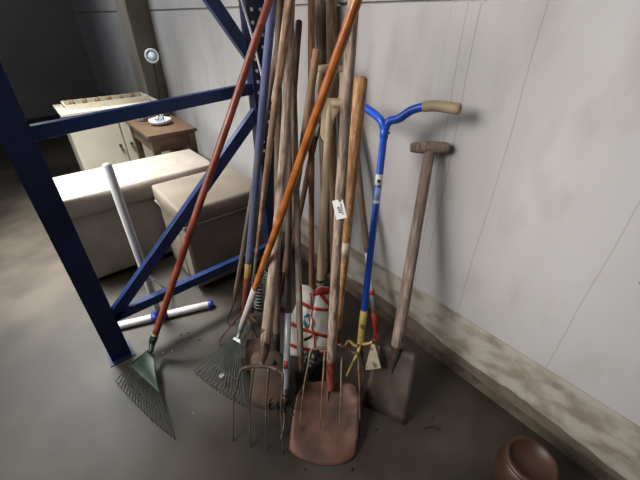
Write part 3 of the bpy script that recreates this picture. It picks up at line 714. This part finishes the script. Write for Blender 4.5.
# U spade with T handle
tl, trr, bl, br = tz(378, 342, .27), tz(418, 354, .27), tz(362, 405, .003), tz(405, 425, .003)
B, T = tz(397, 345, .285), PX(429.5, 152, 1.17)
t = Tool('spade', 'old spade with worn wooden T handle and dark rectangular blade, furthest right of the tools', 'spade', (bl+br)/2, T)
t.B, t.L = B, (T-B).length; t.u = (T-B).normalized()
t('handle', shaft(B, T, .0265, .0205, seed=19, lump=.05), M['wood_spade'])
ga, gb = pplane(411.5, 147.5, T+t.u*.006, t.root.matrix_world.col[1].to_3d()), pplane(447.5, 147.5, T+t.u*.006, t.root.matrix_world.col[1].to_3d())
t('cross_grip', tube([ga, ga.lerp(gb, .12), ga.lerp(gb, .5), ga.lerp(gb, .88), gb], [.0185, .021, .0255, .0215, .019], 14), M['wood_spade'])
mb = t('blade', grid(quadblade(tl, trr, bl, br, belly=.006, botr=.0)), M['spade_steel'], solid=.004)
t('socket', tube([t.at(.05), t.at(0), tz(394.5, 358, .225), tz(392, 373, .165)], [.0275, .0255, .017, .004], 14, flat=.8), M['spade_steel'])
# Y blue yoke handled grubber
B, T = tz(360.5, 341, .30), PX(385, 127, 1.05)
t = Tool('hand_grubber', 'bright blue tubular grubber with wide curved handlebar, tan grips and yellow claw', 'cultivator', tz(355, 372, .0), T)
t.B, t.L = B, (T-B).length; t.u = (T-B).normalized()
k1 = on(t, 312); ktop = on(t, 138)
tb = t('tube', tube([t.at(k1), t.at(ktop)], .0142, 16), M['blue_paint'])
t('tube_end', tube([t.at(ktop), T], .0168, 16), M['blue_paint'])
t('bolt', tube([t.at(ktop+.02)+t.root.matrix_world.col[0].to_3d()*.014, t.at(ktop+.02)+t.root.matrix_world.col[0].to_3d()*.021], .004, 8), M['galv_plate'])
t('yellow_shank', tube([t.at(.0), t.at(k1+.006)], [.0150, .0162], 14), M['yellow_paint'])
R = O+ray(461, 109.5)*1.22; Lf = O+ray(331, 103)*1.52
def H(u, v, tt): return O+ray(u, v)*tt
tT = (T-O).length/ray(385, 127).length
rp = smooth_path([T-t.u*.01, H(389, 121.5, tT*.995), H(399, 118.5, tT*.98), H(411, 110.5, tT*.955), H(424, 106.6, tT*.93)], 6)
re_ = smooth_path([H(424, 106.6, tT*.93), H(436, 106, tT*.91), H(459, 109, tT*.88)], 6)
lp = smooth_path([T-t.u*.01, H(381, 120.5, tT*1.0), H(373, 113, tT*1.02), H(364, 107, tT*1.04), H(355, 105, tT*1.055)], 6)
le = smooth_path([H(355, 105, tT*1.055), H(346, 104, tT*1.07), H(333, 103.5, tT*1.09)], 6)
t('handlebar', tube(rp, .0158, 14), M['blue_paint']); t('handlebar', tube(lp, .0155, 14), M['blue_paint'])
t('grip', tube(re_, .0190, 16), M['grip_tan'], label='tan rubber grip'); t('grip', tube(le, .0175, 16), M['grip_tan'], label='tan rubber grip')
a1, a0 = on(t, 174), on(t, 185); wrap(t, a0, a1, .0148, -1.3, 1.3, M['paper'], 'sticker', tb)
wrap(t, on(t, 182), on(t, 179), .0154, -.4, .4, M['ink'], 'sticker_print', tb)
wrap(t, on(t, 203), on(t, 187), .0148, -.8, 1.0, M['pale_blue'], 'sticker', tb)
wrap(t, on(t, 203), on(t, 200), .0154, -.8, .9, M['paper'], 'sticker_print', tb)
kn = t.at(-.0)
for pts in ([kn, tz(356, 346, .29), tz(349, 341, .30), tz(345, 346, .27)],
            [kn, tz(358, 352, .26), tz(352, 364, .19), tz(346.5, 376, .13)],
            [kn, tz(364, 344, .29), tz(370, 343, .295), tz(374.5, 340, .31)]):
    t('claw', prong(pts, .0075, .0042, 8), M['yellow_paint'])
t('claw', prong([kn, tz(362, 356, .21), tz(364, 372, .10), tz(362, 388, .004)], .0075, .004, 8), M['iron_tan'])
# the off-white triangular scraper
p_ = [tz(371.5, 344, .30), tz(374.5, 344, .30), tz(381, 368, .21), tz(365, 370, .21)]
sc = empty('scraper_blade', 'triangular off-white painted blade hanging from the yellow claw beside the old spade', 'scraper', tz(373, 388, 0))
part('plate', (p_, [(0, 1, 2, 3)]), M['tag_paint'], sc, smooth=False, solid=.003)
part('tang', tube([p_[0].lerp(p_[1], .5)-V((0, 0, .01)), tz(373, 338.5, .325)], [.004, .003], 8), M['iron_tan'], sc)

# ------------------------------------------------------------ striped sack, dark bag, wire coil, pot, crumbs
sk_n = V((-.62, -.76, .22)).normalized(); s0 = PZ(311, 352, .02)
sk = empty('woven_sack', 'white woven sack with red bands and teal print standing among the handles', 'sack', (s0.x, s0.y, 0))
def SP(u, v, off=0):
    p = pplane(u, v, s0, sk_n); return p + sk_n*(off+.006*noise.noise(p*22)+.004*noise.noise(p*60))
def skedge(v):   # left, right picture edges of the sack at picture height v
    f_ = (v-287)/(352-287); lf = 302-13*min(1, max(0, (v-296)/30))**.8 - 2*f_; return lf, 329+2*f_
rowsf, rowsb = [], []
for i in range(27):
    v = 287+i*2.6; lf, rt = skedge(v); rf, rb = [], []
    for j in range(17):
        s = j/16; u = lf+(rt-lf)*s; vv = v+(4.5*math.exp(-((s-.45)/.12)**2)*(1-i/26)**3) - 2*(1-s)*(1-i/26)
        b_ = .022*math.sin(math.pi*s)**.6*math.sin(math.pi*min(1, (i+.5)/20 if i < 10 else .5))
        crease = -.012*math.exp(-((s-.47)/.05)**2)
        rf.append(SP(u, vv, b_+crease)); rb.append(SP(u, vv, -b_*.6-.004))
    rowsf.append(rf); rowsb.append(rb)
a_, b_ = grid(rowsf), grid(rowsb); n_ = len(a_[0]); R_, Cn = 27, 17; side = []
for i in range(R_-1):
    side += [(i*Cn, (i+1)*Cn, n_+(i+1)*Cn, n_+i*Cn), (i*Cn+Cn-1, (i+1)*Cn+Cn-1, n_+(i+1)*Cn+Cn-1, n_+i*Cn+Cn-1)]
for j in range(Cn-1):
    side += [(j, j+1, n_+j+1, n_+j), ((R_-1)*Cn+j, (R_-1)*Cn+j+1, n_+(R_-1)*Cn+j+1, n_+(R_-1)*Cn+j)]
msk = (list(a_[0])+list(b_[0]), list(a_[1])+[tuple(i+n_ for i in f) for f in b_[1]]+side)
part('bag', msk, M['sack'], sk)
def band(pts, wpx, m=M['sack_red'], name='red_band'):
    rows = []
    for u, v in pts:
        lf, rt = skedge(v); s = min(1, max(0, (u-lf)/(rt-lf))); i = (v-287)/2.6
        def F(vv):
            ii = max(0, min(25.99, (vv-287)/2.6)); i0 = int(ii); f_ = ii-i0; jj = min(15.99, s*16); j0 = int(jj); g_ = jj-j0
            q = (rowsf[i0][j0].lerp(rowsf[i0][j0+1], g_)).lerp(rowsf[i0+1][j0].lerp(rowsf[i0+1][j0+1], g_), f_); return q+sk_n*.0022
        rows.append([F(v-wpx/2), F(v), F(v+wpx/2)])
    part(name, grid(rows), m, sk, solid=.0008)
def ln(a, b, n=12, bow=0): return [(a[0]+(b[0]-a[0])*k/n, a[1]+(b[1]-a[1])*k/n+bow*math.sin(math.pi*k/n)) for k in range(n+1)]
band(ln((298, 302), (329, 309), bow=.5), 3.2); band(ln((290, 323), (330, 336)), 3.4); band(ln((288, 343), (330, 353)), 3.4)
band(ln((313, 290.5), (329, 290.5)), 7); band(ln((320, 293), (329, 303)), 5)
vb = []
for k in range(12):
    v = 294+k*4.9; u = 311+5*k/11; lf, rt = skedge(v); s = (u-lf)/(rt-lf); ii = min(25, int((v-287)/2.6)); c_ = rowsf[ii][min(15, int(s*16))]+sk_n*.004
    vb.append([c_-V((.5, -.6, 0))*.0045, c_+V((.5, -.6, 0))*.0045])
part('red_cord', grid(vb), M['sack_red'], sk, solid=.001)
for a, b, w_, bw in (((304, 315), (309, 313), 3, -1), ((303.5, 319), (308.5, 325), 4, 2), ((309, 313), (309.5, 324), 2.5, 0), ((304, 338), (312, 333), 3, 1)):
    band(ln(a, b, 6, bw), w_, M['teal'] if a[1] < 330 else M['black_plastic'], 'print')
# crumpled dark bag
def blob(c, s, amp, fr, seed=0, lv=4):
    bm = bmesh.new(); bmesh.ops.create_icosphere(bm, subdivisions=lv, radius=1); vs = []
    for v in bm.verts:
        p = v.co; k = 1+amp*noise.noise(p*fr+V((seed, 0, 0)))+amp*.5*abs(noise.noise(p*fr*2.7+V((0, seed, 0)))); q = V((p.x*s[0]*k, p.y*s[1]*k, p.z*s[2]*k))+V(c); q.z = max(q.z, .002); vs.append(q)
    bm.verts.index_update(); fs = [tuple(v.index for v in f.verts) for f in bm.faces]; bm.free(); return vs, fs
c_ = PZ(313, 366, .07)
lone('plastic_bag', blob(c_, (.060, .055, .085), .35, 2.2, 3), M['black_plastic'], 'crumpled black plastic bag with greenish glints below the striped sack', 'bag')
# wire coil
c_ = PZ(260.5, 307, .002); pts = []
for k in range(200):
    th = k*.32; pts.append(c_+V((math.cos(th)*.036, math.sin(th)*.036, .004+.0011*k))+V((.0002*k, .0001*k, 0)))
lone('wire_coil', tube(pts, .0042, 6), M['coil'], 'grey-green springy wire coil standing behind the white rake sleeve', 'coil')
# rusty bracket beside the fork
pb = empty('wooden_board', 'short reddish brown board lying flat behind the front fork', 'board', PZ(255, 352, 0))
bq = [PZ(246, 340, .055), PZ(263, 338, .055), PZ(262, 368, .02), PZ(246, 372, .02)]
part('plank', (bq, [(0, 1, 2, 3)]), M['wood_orangebrown'], pb, smooth=False, solid=.014)
# brown pot at the right edge
pc = V((1.02, .02, 0))
pc = PZ(514, 486, 0)
po = empty('clay_pot', 'rounded dark brown clay pot on the floor at the right edge', 'pot', pc)
part('pot_body', lathe(pc, [(.060, 0), (.085, .05), (.095, .11), (.088, .16), (.075, .19), (.068, .19), (.08, .15), (.085, .1), (.05, .02), (0, .018)], 36), M['pot'], po)
part('rim', lathe(pc, [(.074, .185), (.084, .190), (.084, .202), (.070, .203), (.068, .19)], 36), M['pot'], po)
# crumbs on the floor
for i, (u, v) in enumerate([(181, 335), (188, 333), (199.5, 340), (181, 339), (376, 430), (433, 418), (365, 435), (305, 470), (352, 470), (152, 421)]):
    c_ = PZ(u, v, 0)
    lone('dirt_crumb', blob(c_+V((0, 0, .002)), (.004+.002*(i % 3), .004, .0035), .4, 2, i, 1), M['debris'], 'small dark crumb of dirt on the concrete floor', 'crumb', 'dark dirt crumbs on the floor')
for i, (u, v) in enumerate([(172, 351), (163, 353), (194, 413)]):
    c_ = PZ(u, v, 0)
    lone('paint_chip', blob(c_+V((0, 0, .002)), (.005, .004, .002), .4, 2, i, 1), M['debris_pale'], 'tiny pale chip on the concrete floor near the green rake', 'chip', 'pale chips on the floor')
c_ = PZ(432, 427, .003)
lone('twig', prong([c_+V((-.03, .02, 0)), c_+V((0, 0, .003)), c_+V((.02, -.03, 0))], .003, .0015), M['debris'], 'short dark twig on the floor right of the old spade', 'twig')
